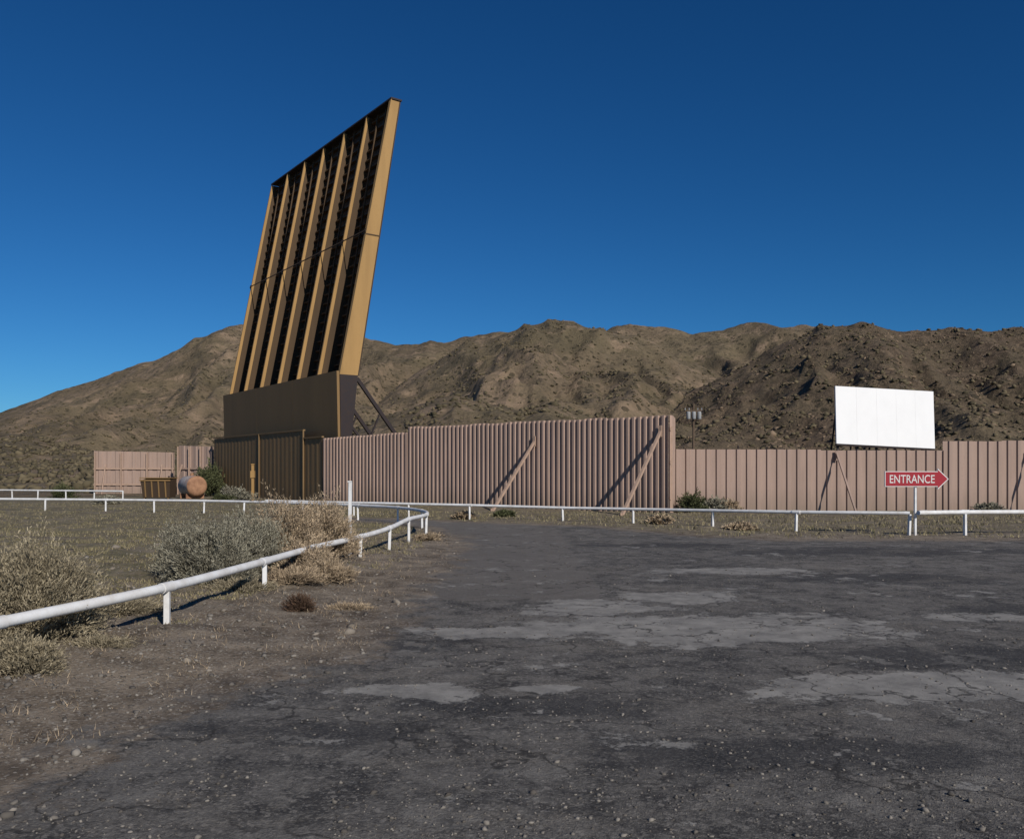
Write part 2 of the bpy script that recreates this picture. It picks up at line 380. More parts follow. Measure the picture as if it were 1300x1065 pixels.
# ------------------------------------------------------------------ BUSHES
def bush(name, x, y, rx_, ry_, h, mat, stems=450, leaves=9000, seed=1, leaf=(.006,.03), z0=None, woody=None, rough=.28):
    r = np.random.default_rng(seed)
    z0 = float(ground_z(np.array([x]), np.array([y]))[0])-.02 if z0 is None else z0
    V = []; Fq = []; val = []
    # stems: 4-segment ribbons
    th = r.uniform(0, 2*np.pi, stems); el = np.arcsin(r.uniform(.02, 1, stems)**.8)
    lump = 1+rough*2*gn(np.cos(th)*2.2+seed, np.sin(th)*2.2+el*2, seed)
    L = r.uniform(.7, 1.05, stems)*lump
    d = np.stack([np.cos(th)*np.cos(el)*rx_, np.sin(th)*np.cos(el)*ry_, np.sin(el)*h], -1)
    t = np.linspace(0, 1, 5)
    base = np.stack([r.normal(0, .08, stems)*rx_, r.normal(0, .08, stems)*ry_, np.zeros(stems)], -1)
    up = np.array([0, 0, 1.0])
    pts = base[:,None,:]+d[:,None,:]*(L[:,None]*t[None,:])[:,:,None]
    pts[:,:,2] += (np.sin(t*np.pi)*.12*h)[None,:]
    pts += r.normal(0, .02, pts.shape)*min(rx_, h)*t[None,:,None]
    side = np.cross(d, r.normal(0, 1, d.shape)); side /= np.linalg.norm(side, axis=1)[:,None]+1e-9
    w = (.006*(1-t*.75))
    V1 = pts+side[:,None,:]*w[None,:,None]; V2 = pts-side[:,None,:]*w[None,:,None]
    VV = np.stack([V1, V2], 2).reshape(-1, 3)
    k = np.arange(stems)[:,None]*10+np.arange(4)[None,:]*2
    FF = np.stack([k, k+1, k+3, k+2], -1).reshape(-1, 4)
    V.append(VV); Fq.append(FF); val.append(np.repeat(r.uniform(0, .25, stems), 10))
    # leaves: slim quads in clumps along outer stems
    si = r.integers(0, stems, leaves); tt = r.beta(2.6, 1.1, leaves)*1.02
    f = tt*4; i0 = np.clip(f.astype(int), 0, 3); fr = (f-i0)[:,None]
    c = pts[si, i0]*(1-fr)+pts[si, i0+1]*fr+r.normal(0, .035, (leaves, 3))*np.array([rx_, ry_, h])
    c[:,2] = np.maximum(c[:,2], .01)
    dr = d[si]/np.linalg.norm(d[si], axis=1)[:,None]+r.normal(0, .55, (leaves, 3))+up*.35; dr /= np.linalg.norm(dr, axis=1)[:,None]
    sd_ = np.cross(dr, r.normal(0, 1, (leaves, 3))); sd_ /= np.linalg.norm(sd_, axis=1)[:,None]
    ll = r.uniform(.6, 1.4, leaves)[:,None]*leaf[1]; ww = r.uniform(.6, 1.3, leaves)[:,None]*leaf[0]
    q = np.stack([c-sd_*ww*.5, c+sd_*ww*.5, c+dr*ll+sd_*ww*.4, c+dr*ll-sd_*ww*.4], 1).reshape(-1, 3)
    V.append(q); Fq.append(np.arange(leaves*4).reshape(-1, 4)+len(VV))
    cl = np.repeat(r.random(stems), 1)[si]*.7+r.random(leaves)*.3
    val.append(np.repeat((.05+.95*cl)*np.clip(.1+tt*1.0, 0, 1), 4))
    V = np.concatenate(V)+np.array([x, y, z0])
    return mesh_np(name, V, np.concatenate(Fq), mat, False, {'val': np.concatenate(val)})
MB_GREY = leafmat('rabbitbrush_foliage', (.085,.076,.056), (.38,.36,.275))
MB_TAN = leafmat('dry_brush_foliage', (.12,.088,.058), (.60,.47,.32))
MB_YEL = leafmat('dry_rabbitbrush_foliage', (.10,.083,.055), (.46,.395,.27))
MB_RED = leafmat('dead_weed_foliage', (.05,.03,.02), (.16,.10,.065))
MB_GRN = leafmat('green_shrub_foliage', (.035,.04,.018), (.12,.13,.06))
def W(px, d): return (px-650)/F*d
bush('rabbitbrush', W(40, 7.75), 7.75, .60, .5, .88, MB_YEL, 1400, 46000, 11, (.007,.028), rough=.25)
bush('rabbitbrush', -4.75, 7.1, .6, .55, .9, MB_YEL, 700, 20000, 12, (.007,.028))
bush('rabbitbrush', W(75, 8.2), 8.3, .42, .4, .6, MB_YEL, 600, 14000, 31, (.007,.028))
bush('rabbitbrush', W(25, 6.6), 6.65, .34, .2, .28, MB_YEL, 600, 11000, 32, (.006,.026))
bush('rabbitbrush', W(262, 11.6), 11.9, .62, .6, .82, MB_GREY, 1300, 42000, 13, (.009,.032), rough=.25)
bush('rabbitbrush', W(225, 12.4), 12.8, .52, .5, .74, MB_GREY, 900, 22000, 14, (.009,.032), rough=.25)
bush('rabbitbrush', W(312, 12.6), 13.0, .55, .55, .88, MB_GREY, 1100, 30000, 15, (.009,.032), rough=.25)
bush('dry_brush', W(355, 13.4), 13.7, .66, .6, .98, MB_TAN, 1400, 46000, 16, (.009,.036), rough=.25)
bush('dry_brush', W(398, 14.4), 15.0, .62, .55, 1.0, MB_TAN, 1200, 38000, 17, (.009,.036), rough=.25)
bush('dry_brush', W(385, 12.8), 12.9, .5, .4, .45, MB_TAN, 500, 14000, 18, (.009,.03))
bush('dry_grass_tuft', W(415, 12.2), 12.2, .45, .3, .3, MB_TAN, 600, 8000, 19, (.006,.05))
bush('dry_grass_tuft', W(372, 11.6), 11.7, .45, .3, .2, MB_TAN, 500, 5500, 29, (.006,.05))
bush('dry_grass_tuft', W(300, 11.0), 11.2, .5, .3, .16, MB_YEL, 500, 4500, 39, (.006,.05))
bush('dry_grass_tuft', W(150, 9.2), 9.3, .45, .3, .14, MB_YEL, 400, 4000, 49, (.005,.04))
bush('dry_grass_tuft', W(440, 10.2), 10.2, .35, .3, .05, MB_TAN, 250, 1400, 59, (.005,.04))
bush('dry_grass_tuft', W(120, 7.4), 7.5, .35, .25, .09, MB_YEL, 300, 2200, 69, (.004,.035))
bush('dead_weed', W(381, 9.9), 9.9, .2, .2, .2, MB_RED, 300, 3500, 20, (.006,.02))
bush('dead_weed', W(540, 20), 20.5, .35, .3, .2, MB_TAN, 300, 2500, 22, (.01,.04))
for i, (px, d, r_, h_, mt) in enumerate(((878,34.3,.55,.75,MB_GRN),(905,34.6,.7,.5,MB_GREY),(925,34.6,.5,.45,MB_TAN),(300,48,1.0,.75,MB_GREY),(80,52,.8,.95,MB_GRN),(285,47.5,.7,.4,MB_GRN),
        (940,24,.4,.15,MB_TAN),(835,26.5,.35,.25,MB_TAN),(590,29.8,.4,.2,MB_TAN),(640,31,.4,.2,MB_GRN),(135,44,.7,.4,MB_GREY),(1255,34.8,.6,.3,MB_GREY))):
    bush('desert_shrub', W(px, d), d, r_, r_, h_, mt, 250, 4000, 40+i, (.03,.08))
bush('green_shrub', W(258, 58), 59, 1.0, 1.0, 2.1, MB_GRN, 300, 6000, 70, (.05,.12), z0=0)

# grass over field on the left: one object of many short blades
def grass(name, P, h, mat, w=.006, seed=1):
    r = np.random.default_rng(seed); n = len(P)
    th = r.uniform(0, 2*np.pi, n); lean = r.normal(0, .5, (n, 2)); hh = h*r.uniform(.4, 1.3, n)
    wv_ = np.stack([np.cos(th), np.sin(th), np.zeros(n)], -1)*w*r.uniform(.6, 1.5, (n, 1))
    top = P+np.stack([lean[:,0]*hh, lean[:,1]*hh, hh], -1)
    V = np.stack([P-wv_, P+wv_, top], 1).reshape(-1, 3)
    return mesh_np(name, V, np.arange(n*3).reshape(-1, 3), mat, False, {'val': np.repeat(r.random(n), 3)})
MG = leafmat('sparse_grass_blades', (.105,.098,.048), (.34,.285,.17))
n = 120000; D = 7*np.exp(rng.random(n)**.7*math.log(46/7)); X = -rng.uniform(.08, .8, n)*D
cl = gn(X*.9, D*.9, 33)+.6*gn(X*5, D*5, 34)
kp = (cl > .05) & (sdist(X, D) < -.7) & (D > 8.5-.0*X) & ((X < -3.2) | (D > 14))
X = X[kp]; D = D[kp]
grass('sparse_grass', np.stack([X, D, ground_z(X, D)-.005], -1), .045*np.clip(D/12, .8, 1.6), MG, .007, 5)
n = 16000; D = 5*np.exp(rng.random(n)*math.log(28/5)); X = rng.uniform(-4.8, -.8, n)
cl = gn(X*2.2, D*2.2, 53); kp = (cl > .15) & (sdist(X, D) < .15); X = X[kp]; D = D[kp]
grass('dry_grass', np.stack([X, D, ground_z(X, D)-.005], -1), .05, MB_TAN, .0025, 6)
n = 24000; X = rng.uniform(-8, 24, n); D = rng.uniform(21, 35, n)
kp = (gn(X*.9, D*.9, 63) > -.15) & (sdist(X, D) < -.3); X = X[kp]; D = D[kp]
grass('verge_grass', np.stack([X, D, ground_z(X, D)-.005], -1), .09, MG, .012, 7)

# ------------------------------------------------------------------ RAILS
MAT_WHITE = paint('white_paint', (.72,.73,.74), (.42,.38,.33), .55, 4, .55)
def rail(name, pts, zr, posts, rr=.05, hw=.04, curve=False):
    e = empty(name); b = B()
    P = [Vector((x, y, z)) for (x, y), z in zip(pts, zr)]
    if curve:   # catmull-rom
        Q_ = []
        for i in range(len(P)-1):
            p0 = P[max(i-1, 0)]; p1 = P[i]; p2 = P[i+1]; p3 = P[min(i+2, len(P)-1)]
            for k in range(6):
                t = k/6; Q_.append(.5*((2*p1)+(p2-p0)*t+(2*p0-5*p1+4*p2-p3)*t*t+(3*p1-p0-3*p2+p3)*t**3))
        Q_.append(P[-1]); P2 = Q_
    else: P2 = P
    b.tube(P2, rr, 12)
    for i in range(1, len(P)-1):      # pipe sleeves
        d = (P[i+1]-P[i-1]).normalized(); b.tube([P[i]-d*.1, P[i]+d*.1], rr*1.14, 12)
    b.obj('pipe', MAT_WHITE, True, e)
    b = B()
    for (x, y, z) in posts:
        tx, ty = random.uniform(-.02, .02), random.uniform(-.02, .02)
        b.beam((x+tx, y+ty, -.1), (x, y, z-rr*.6), hw*2, hw*1.5, (1, .2, 0))
    b.obj('posts', MAT_WHITE, False, e, .006)
    return e
def G(px, py): d = EYE*F/(py-H); return (W(px, d), d)
nearp = [(-5.0,2.6),(-3.98,6.65),G(212,803),G(336,757),(-3.05,13.3),G(458,712),G(495,700),G(519,689),(-2.2,22.3),(-2.6,25),(-3.6,27.3),(-5.2,29.2),(-8.2,31.6),(-12,33.8),(-16.5,35.2),(-22,36.3),(-30,37.5)]
nearz = [.43,.44,.455,.455,.45,.44,.48,.54,.52,.5,.5,.5,.5,.5,.5,.5,.5]
pp = []
for i, ((x, y), z) in enumerate(zip(nearp, nearz)):
    if i in (1,): continue
    pp.append((x, y, z))
rngp = []
for i in range(8, len(nearp)-1):
    (x0, y0), (x1, y1) = nearp[i], nearp[i+1]; L = math.hypot(x1-x0, y1-y0)
    for k in range(1, max(1, int(L/1.9))): t = k/max(1, int(L/1.9)); rngp.append((x0+(x1-x0)*t, y0+(y1-y0)*t, .5))
rail('white_pipe_railing', nearp, nearz, pp+rngp, .048, .038, True)
rp = [(-9.5,33.4),(-7.9,32.7),G(596,660),G(714,662),G(905,670),G(1011,677),G(1155,680.5)]
rz = [.52,.51,.50,.45,.50,.56,.58]
ex = []
for i in (1,): 
    for t in (.33,.66): ex.append((rp[1][0]+(rp[2][0]-rp[1][0])*t, rp[1][1]+(rp[2][1]-rp[1][1])*t, .5))
ex.append(((rp[3][0]+rp[4][0])/2, (rp[3][1]+rp[4][1])/2, .47))
rail('white_pipe_railing', rp, rz, [(x, y, z) for (x, y), z in zip(rp[1:], rz[1:])]+ex, .045, .038)
rp = [(10.13,21.6),(10.3,21.7),G(1225,680),(15.5,22.2),(20,22.8)]
rail('white_pipe_railing', rp, [.60]*5, [(x, y, .6) for x, y in rp[2:]], .055, .04)
rp = [(-34,53),(-30,52),(-26,50.5),(-22,49)]
rail('white_pipe_railing', rp, [.55]*4, [(x, y, .55) for x, y in rp]+[(-32,52.5,.55),(-28,51.2,.55),(-24,49.8,.55)], .05, .04)
# tall white marker post
b = B(); x, y = G(444, 710); b.beam((x, y, -.1), (x+.01, y, 1.42), .07, .06, (1,0,0)); b.beam((x, y, 1.42), (x, y, 1.45), .085, .075, (1,0,0))
b.obj('white_marker_post', MAT_WHITE, False, None, .006)
b = B(); x, y = G(421, 713); b.beam((x, y, -.1), (x+.01, y, .3), .06, .06, (1,0,0)); b.beam((x, y, .3), (x, y, .32), .07, .07, (1,0,0))
b.obj('white_stub_post', MAT_WHITE, False, None, .006)

# ------------------------------------------------------------------ FENCES
MAT_PINK = paint('faded_pink_paint', (.40,.286,.232), (.27,.195,.158), .75, 1.2, .75, True, (.19,.145,.11))
MAT_PINK2 = paint('faded_pink_paint_pale', (.355,.258,.213), (.26,.19,.157), .75, 1.2, .75, True, (.20,.155,.12))
MAT_BROWN = paint('brown_sheet_paint', (.215,.138,.067), (.15,.10,.051), .75, .8, .7, True, (.12,.09,.055))
MAT_WOOD = paint('brace_wood', (.40,.28,.215), (.26,.19,.14), .8, 6, .6)
PROF_DEEP = [(0,0),(.42,0),(.52,1),(.88,1)]
PROF_WIDE = [(0,0),(.50,0),(.58,1),(.92,1)]
def corr(b, p0, p1, z0, z1, period, depth, prof, jag=.015, sheet=3):
    p0 = Vector((p0[0], p0[1], 0)); p1 = Vector((p1[0], p1[1], 0)); d = p1-p0; L = d.length; d.normalize()
    nrm = Vector((d.y, -d.x, 0))   # toward the right-hand side of travel
    N = int(L/period); vs = []; jt = 0; 
    for i in range(N+1):
        if i % sheet == 0: jt = random.uniform(-jag, jag); jo = random.uniform(-.008, .008)
        for f, o in prof:
            s = min((i+f)*period, L); q = p0+d*s+nrm*(o*depth+jo)
            t = s/L; zt = z1[0]+(z1[1]-z1[0])*t
            vs += [(q.x, q.y, z0), (q.x+random.uniform(-.003,.003), q.y, (zt+jt+z0)/2), (q.x, q.y, zt+jt)]
    n = len(vs)//3
    b.add(vs, [(3*i+k, 3*i+3+k, 3*i+4+k, 3*i+1+k) for i in range(n-1) for k in (0, 1)])
e = empty('corrugated_fence')
c0 = Vector((-10.39,47.6)); c1 = Vector((6.15,33.8)); cu = lambda u: c0+(c1-c0)*u
us = .315
b = B(); corr(b, cu(0), cu(us), -.05, (3.50,3.62), .27, .085, PROF_DEEP, .02, 4); b.obj('low_sheets', MAT_PINK, False, e)
b = B(); corr(b, cu(us), cu(1), -.05, (3.87,3.84), .27, .085, PROF_DEEP, .02, 4); b.obj('tall_sheets', MAT_PINK, False, e)
dn = Vector((c1.y-c0.y, -(c1.x-c0.x))).normalized()   # towards camera
b = B()
for z in (.6, 2.0, 3.3):
    p, q = cu(0)-dn*.09, cu(1)-dn*.09; b.beam((p.x, p.y, z), (q.x, q.y, z), .08, .12)
for k in range(10):
    p = cu(k/9*.995+.002)-dn*.2; b.beam((p.x, p.y, -.1), (p.x, p.y, 3.4), .12, .12, (1,0,0))
b.obj('back_frame', MAT_WOOD, False, e)
b = B()
for u, zt in ((.693, 2.95), (.985, 3.2)):
    p = cu(u)+dn*.15; q = cu(u)+dn*3.0
    b.beam((p.x, p.y, zt), (q.x, q.y, -.05), .10, .10, (0,0,1))
    r_ = cu(u)+dn*.16; b.beam((r_.x, r_.y, zt-.2), (r_.x, r_.y, zt+.25), .14, .05, (dn.x, dn.y, 0))
    b.tube([(q.x, q.y, -.02), (q.x, q.y, .12)], .05, 8)
b.obj('braces', MAT_WOOD, False, e)
b = B(); corr(b, c1, (6.6,35.4), -.05, (3.84,3.84), .33, .08, PROF_DEEP); b.obj('return_sheets', MAT_PINK, False, e)

e = empty('corrugated_fence')
b = B(); r0 = Vector((6.45,35.4)); r1 = Vector((17.9,36.0)); r2 = Vector((34,36.8))
corr(b, r0, r1, -.05, (2.56,2.52), .42, .07, PROF_WIDE, .018, 3); corr(b, r1, r2, -.05, (2.92,2.95), .42, .07, PROF_WIDE, .018, 3)
b.obj('sheets', MAT_PINK2, False, e)
b = B()
for x in (13.35, 21.5, 29):
    yb = 35.4+(x-6.45)*.05
    b.beam((x, yb-.12, 2.4), (x+.05, yb-2.1, -.05), .07, .07)
    b.beam((x, yb-.11, 2.1), (x, yb-.11, 2.5), .12, .04, (0,1,0))
b.obj('braces', MAT_PINK2, False, e)
b = B()
for z in (.5, 1.9): b.beam((6.5, 35.6, z), (34, 37.0, z), .06, .1)
b.obj('back_frame', MAT_WOOD, False, e)

# brown wall in front of the screen (parallel with it)
e = empty('brown_sheet_wall')
w0 = Vector((-10.39,47.6)); w1 = Vector((-20.96,61.0)); wu = lambda u: w0+(w1-w0)*u
b = B(); corr(b, wu(.14), wu(0), -.05, (3.52,3.52), .60, .012, PROF_DEEP)
corr(b, wu(.52), wu(.14), -.05, (3.98,3.98), .60, .012, PROF_DEEP); corr(b, wu(1), wu(.52), -.05, (3.95,3.95), .60, .012, PROF_DEEP)
b.obj('sheets', MAT_BROWN, False, e)
b = B()
for u in (.14, .52):
    p = wu(u); b.beam((p.x-.03, p.y-.03, -.05), (p.x-.03, p.y-.03, 4.02), .07, .07, (1,0,0))
p, q = wu(.14), wu(1); b.beam((p.x, p.y, 4.03), (q.x, q.y, 4.03), .14, .08)
p, q = wu(0), wu(.14); b.beam((p.x, p.y, 3.57), (q.x, q.y, 3.57), .14, .08)
MAT_GOLD = paint('golden_ochre_paint', (.37,.225,.086), (.27,.162,.062), .65, .7, .75, True)
b.obj('trim', MAT_BROWN, False, e)
bk = B(); q = wu(1); corr(bk, (q.x+5.5, q.y+3.0), (q.x, q.y), -.05, (3.9,3.9), .30, .04, PROF_DEEP); bk.obj('end_return', MAT_BROWN, False, e)

# ------------------------------------------------------------------ SCREEN TOWER
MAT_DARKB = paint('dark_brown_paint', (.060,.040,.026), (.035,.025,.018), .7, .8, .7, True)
MAT_BASE = paint('umber_paint', (.235,.145,.062), (.175,.108,.048), .7, .5, .6, True)
MAT_STEEL = paint('dark_steel', (.028,.022,.024), (.042,.026,.020), .6, 4, .6)
MAT_SCRW = paint('screen_white', (.80,.81,.82), (.74,.75,.76), .6, .4, .5)
scr = empty('drive_in_screen_tower')
R0 = Vector((-9.5,48.0,7.05)); Lf = Vector((-20.56,63.0,7.05))
dv = (R0-Lf); Wd = dv.length; dv.normalize()           # along screen, far-left -> near-right
nv = Vector((-dv.y, dv.x, 0)); 
if nv.x < 0: nv = -nv                                  # towards the audience
Ht = 16.0; lean = 3.2
def SP(s, t, o=0):      # s along from right end (m), t height 0..1, o offset toward audience
    return R0-dv*s+nv*(lean*t+o)+Vector((0,0,Ht*t))
upv = (SP(0,1)-SP(0,0)).normalized()
thk = lambda t: 1.05*(1-t)+.5*t     # fin depth
b = B()   # skin panel on audience side
P = [SP(0,0,thk(0)), SP(Wd,0,thk(0)), SP(Wd,0,thk(0)+.08), SP(0,0,thk(0)+.08), SP(0,1,thk(1)), SP(Wd,1,thk(1)), SP(Wd,1,thk(1)+.08), SP(0,1,thk(1)+.08)]
b.hexa(P)
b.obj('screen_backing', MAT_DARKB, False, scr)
b = B(); i_ = .12
P = [SP(i_,0.004,thk(0)+.083), SP(Wd-i_,0.004,thk(0)+.083), SP(Wd-i_,.004,thk(0)+.095), SP(i_,.004,thk(0)+.095), SP(i_,.996,thk(1)+.083), SP(Wd-i_,.996,thk(1)+.083), SP(Wd-i_,.996,thk(1)+.095), SP(i_,.996,thk(1)+.095)]
b.hexa(P); b.obj('projection_face', MAT_SCRW, False, scr)
nf = 7; b = B(); bf = B(); bd = B()
for i in range(nf):
    s = Wd*i/(nf-1)
    s = min(max(s, .06), Wd-.06); w = .04
    if i == 0:   # gold box end
        w = .12; s = .12
    P = lambda o0, o1: [SP(s-w,0,o0(0)), SP(s-w,0,o1(0)), SP(s+w,0,o1(0)), SP(s+w,0,o0(0)), SP(s-w,1,o0(1)), SP(s-w,1,o1(1)), SP(s+w,1,o1(1)), SP(s+w,1,o0(1))]
    if i == 0: b.hexa(P(lambda t: 0, lambda t: thk(t)-.003))
    else:      # fin split by colour: gold for its sunlit edge, web painted dark as shade
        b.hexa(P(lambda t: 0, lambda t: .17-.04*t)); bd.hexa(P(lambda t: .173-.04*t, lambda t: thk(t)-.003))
    fw = .06 if i else .12
    PP = [SP(s-fw,0,-.05), SP(s-fw,0,-.003), SP(s+fw,0,-.003), SP(s+fw,0,-.05), SP(s-fw,1.003,-.05), SP(s-fw,1.003,-.003), SP(s+fw,1.003,-.003), SP(s+fw,1.003,-.05)]
    bf.hexa(PP)
b.obj('vertical_channels', MAT_GOLD, False, scr); bf.obj('channel_flanges', MAT_GOLD, False, scr); 
MAT_WEB = paint('web_painted_shade', (.080,.050,.026), (.055,.036,.021), .7, .8, .7, True); bd.obj('vertical_webs', MAT_WEB, False, scr)  # fin brown with the bay's shade painted in, reused on purlins and splices
b = B()   # purlins between fins and skin corrugation
for k in range(27):
    t = (k+.4)/27; 
    for i in range(nf-1):
        s0 = Wd*i/(nf-1)+.12; s1 = Wd*(i+1)/(nf-1)-.12
        if i == 0: s0 = .26
        o = thk(t)-.12
        b.beam(SP(s0, t, o), SP(s1, t, o), .18, .09, upv)
for i in range(nf-1):
    for j in (1, 2):
        s = Wd*(i+j/3)/(nf-1); b.beam(SP(s, .005, thk(0)-.26), SP(s, .99, thk(1)-.26), .07, .08, nv)
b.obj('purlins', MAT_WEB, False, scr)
b = B()   # mid-height splice member and caps
b.beam(SP(.0, .515, -.10), SP(Wd, .515, -.10), .04, .06, upv)
for i in range(nf):
    s = min(max(Wd*i/(nf-1), .12), Wd-.06)
    b.beam(SP(s, .508, -.075), SP(s, .522, -.075), .24, .05, nv)
b.obj('splice_rail', MAT_WEB, False, scr)
b = B(); P = [SP(-.02,1.004,-.08), SP(-.02,1.004,thk(1)+.14), SP(Wd+.02,1.004,thk(1)+.14), SP(Wd+.02,1.004,-.08)]
P += [p+upv*.10 for p in P]; b.hexa(P); b.obj('top_cap', MAT_STEEL, False, scr)
b = B(); P = [SP(-.03,.50,-.04), SP(-.03,.50,thk(.5)), SP(-.003,.50,thk(.5)), SP(-.003,.50,-.04), SP(-.03,.504,-.04), SP(-.03,.504,thk(.5)), SP(-.003,.504,thk(.5)), SP(-.003,.504,-.04)]
b.hexa(P); b.obj('end_splice', MAT_WEB, False, scr)
# base wall
def BP(s, z, o): return Vector((R0.x, R0.y, 0))-dv*s+nv*o+Vector((0,0,z))
b = B()
segs = [0, 6.2, 12.4, Wd+.5]
for i in range(3):
    s0, s1 = segs[i]+(0 if i == 0 else .012), segs[i+1]-.012
    k_ = .1*(i == 0)
    b.hexa([BP(s0-k_,-.05,-.12),BP(s0-k_,-.05,.0),BP(s1,-.05,.0),BP(s1,-.05,-.12),BP(s0-k_,7.22,-.28),BP(s0-k_,7.22,-.12),BP(s1,7.22,-.12),BP(s1,7.22,-.28)])
b.obj('base_cladding', MAT_BASE, False, scr)
b = B()
b.hexa([BP(-.12,-.05,.01),BP(-.12,-.05,.25),BP(.5,-.05,.25),BP(.5,-.05,.01),BP(-.12,7.04,-.09),BP(-.12,7.04,1.0),BP(.5,7.04,1.0),BP(.5,7.04,-.09)])
for s in (6.2, 12.4, Wd-.4):
    b.hexa([BP(s-.2,-.05,.05),BP(s-.2,-.05,.3),BP(s+.3,-.05,.3),BP(s+.3,-.05,.05),BP(s-.2,7.04,.0),BP(s-.2,7.04,1.0),BP(s+.3,7.04,1.0),BP(s+.3,7.04,.0)])
b.obj('support_columns', MAT_STEEL, False, scr)
b = B()
for s in (.2, 3.2, 6.2, 12.4, Wd-.3):
    b.beam(BP(s, 6.9, 1.1), BP(s, 0, 6.6), .16, .2, (0,0,1))
    b.beam(BP(s, 4.2, .75), BP(s, 0, 4.2), .12, .14, (0,0,1))
    b.beam(BP(s, 5.0, 2.55), BP(s, 3.1, 1.7), .08, .08)
b.obj('rear_struts', MAT_STEEL, False, scr)

# ------------------------------------------------------------------ second white screen
s2 = empty('distant_drive_in_screen')
def PW(px, py, d): return Vector((W(px, d), d, EYE+(H-py)/F*d))
A1 = PW(1062,563,127); A2 = PW(1187,568,136); A4 = PW(1060.5,490,127.6); A3 = PW(1185,497,136.6)
A2.z = A1.z-.5
nb = Vector((0.1,1,0))*.5
b = B(); nx_ = 5
for i in range(nx_):
    t0, t1 = i/nx_+.0004, (i+1)/nx_-.0004
    l = lambda p, q, t: p.lerp(q, t)
    P = [l(A1,A2,t0), l(A1,A2,t1), l(A1,A2,t1)+nb, l(A1,A2,t0)+nb, l(A4,A3,t0), l(A4,A3,t1), l(A4,A3,t1)+nb, l(A4,A3,t0)+nb]
    b.hexa(P)
b.obj('projection_panels', MAT_SCRW, False, s2)
b = B()
for t in (.03,.22,.41,.6,.79,.97):
    p = A1.lerp(A2, t)+nb*1.05+Vector((0,.2,0)); q = A4.lerp(A3, t)+nb*1.05+Vector((0,.2,0))
    b.beam((p.x, p.y, -1+ (p.y-70)*.017), q, .3, .3, (1,0,0))
    b.beam(q-Vector((0,0,2)), (p.x+.3, p.y+5, .5), .2, .2)
b.beam(A1+Vector((0,.3,-.15)), A2+Vector((0,.3,-.15)), .3, .25)
b.obj('steel_frame', MAT_STEEL, False, s2)

# ------------------------------------------------------------------ utility pole
up = empty('utility_pole'); D_ = 100.; x0 = W(880, D_); b = B()
b.tube([(x0, D_, .0), (x0+.05, D_, 9.6)], [.16, .11], 10); 
MAT_POLE = paint('pole_wood', (.12,.085,.06), (.07,.05,.035), .85, 4, .6)
b.beam((x0-1.0, D_-.15, 8.75), (x0+1.0, D_-.15, 8.75), .1, .12); b.beam((x0-.8, D_-.15, 7.6), (x0+.8, D_-.15, 7.6), .1, .1)
b.obj('pole_and_crossarms', MAT_POLE, False, up)
b = B(); MAT_GREY = paint('galvanised_grey', (.35,.36,.37), (.22,.22,.22), .5, 3, .5)
for dx in (-.62, .0, .62):
    b.tube([(x0+dx, D_-.4, 7.75), (x0+dx, D_-.4, 7.82), (x0+dx, D_-.4, 8.55), (x0+dx, D_-.4, 8.62)], [.18,.23,.23,.15], 12)
for dx in (-.95, -.5, .5, .95): b.tube([(x0+dx, D_-.15, 8.8), (x0+dx, D_-.15, 9.05)], .05, 8)
b.obj('transformers', MAT_GREY, True, up)
b = B(); x1 = W(937, 60); b.tube([(x1, 60, 0), (x1, 60, 3.4)], .05, 8); b.tube([(x1, 60, 3.4), (x1, 60, 3.5)], [.09, .02], 8); b.obj('vent_pipe', MAT_STEEL, True)

# ------------------------------------------------------------------ ENTRANCE sign
sg = empty('entrance_sign'); sx, sy = G(1163, 680); sy -= .25; sx = W(1163, sy)
k = sy/F; zc = EYE-(608-H)*k
MAT_RED = paint('red_paint', (.33,.022,.035), (.25,.03,.035), .5, 5, .5)
MAT_SIGNW = paint('sign_white', (.66,.64,.62), (.5,.48,.45), .5, 5, .4)
def arrow(sc, y0, y1):
    Lx, Rx, tip = -40*k, 27*k, 41*k; hb, hh_ = 9.8*k*sc, 13.5*k
    g_ = (1-sc)*9.8*k
    pts = [(Lx+g_,-hb),(Rx+g_*.2,-hb),(Rx+g_*.2,-hh_+g_*2),(tip-g_*1.6,0),(Rx+g_*.2,hh_-g_*2),(Rx+g_*.2,hb),(Lx+g_,hb)]
    v = [(sx+x, y0, zc+z) for x, z in pts]+[(sx+x, y1, zc+z) for x, z in pts]; n = len(pts)
    f = [tuple(range(n)), tuple(range(2*n-1, n-1, -1))]+[(i, i+n, (i+1) % n+n, (i+1) % n) for i in range(n)]
    b = B(); b.add(v, f); return b
arrow(1, sy-.02, sy+.02).obj('white_border_board', MAT_SIGNW, False, sg)
arrow(.90, sy-.024, sy-.0205).obj('red_arrow_face', MAT_RED, False, sg)
cu_ = bpy.data.curves.new('t', 'FONT'); cu_.body = 'ENTRANCE'; cu_.align_x = 'CENTER'; cu_.align_y = 'CENTER'; cu_.size = 1; cu_.extrude = .002; cu_.offset = .006
to = bpy.data.objects.new('t', cu_); scene.collection.objects.link(to)
bpy.context.view_layer.update()
me = bpy.data.meshes.new_from_object(to.evaluated_get(bpy.context.evaluated_depsgraph_get()))
co = np.zeros(len(me.vertices)*3, np.float32); me.vertices.foreach_get('co', co); co = co.reshape(-1, 3)
mn, mx = co.min(0), co.max(0); c3 = (mn+mx)/2
out = np.zeros_like(co); out[:,0] = sx-5.5*k+(co[:,0]-c3[0])*(57*k/(mx[0]-mn[0])); out[:,2] = zc+(co[:,1]-c3[1])*(10.5*k/(mx[1]-mn[1])); out[:,1] = sy-.027-(co[:,2]-c3[2])*1.0
me.vertices.foreach_set('co', out.ravel()); me.update(); me.materials.clear(); me.materials.append(MAT_SIGNW)
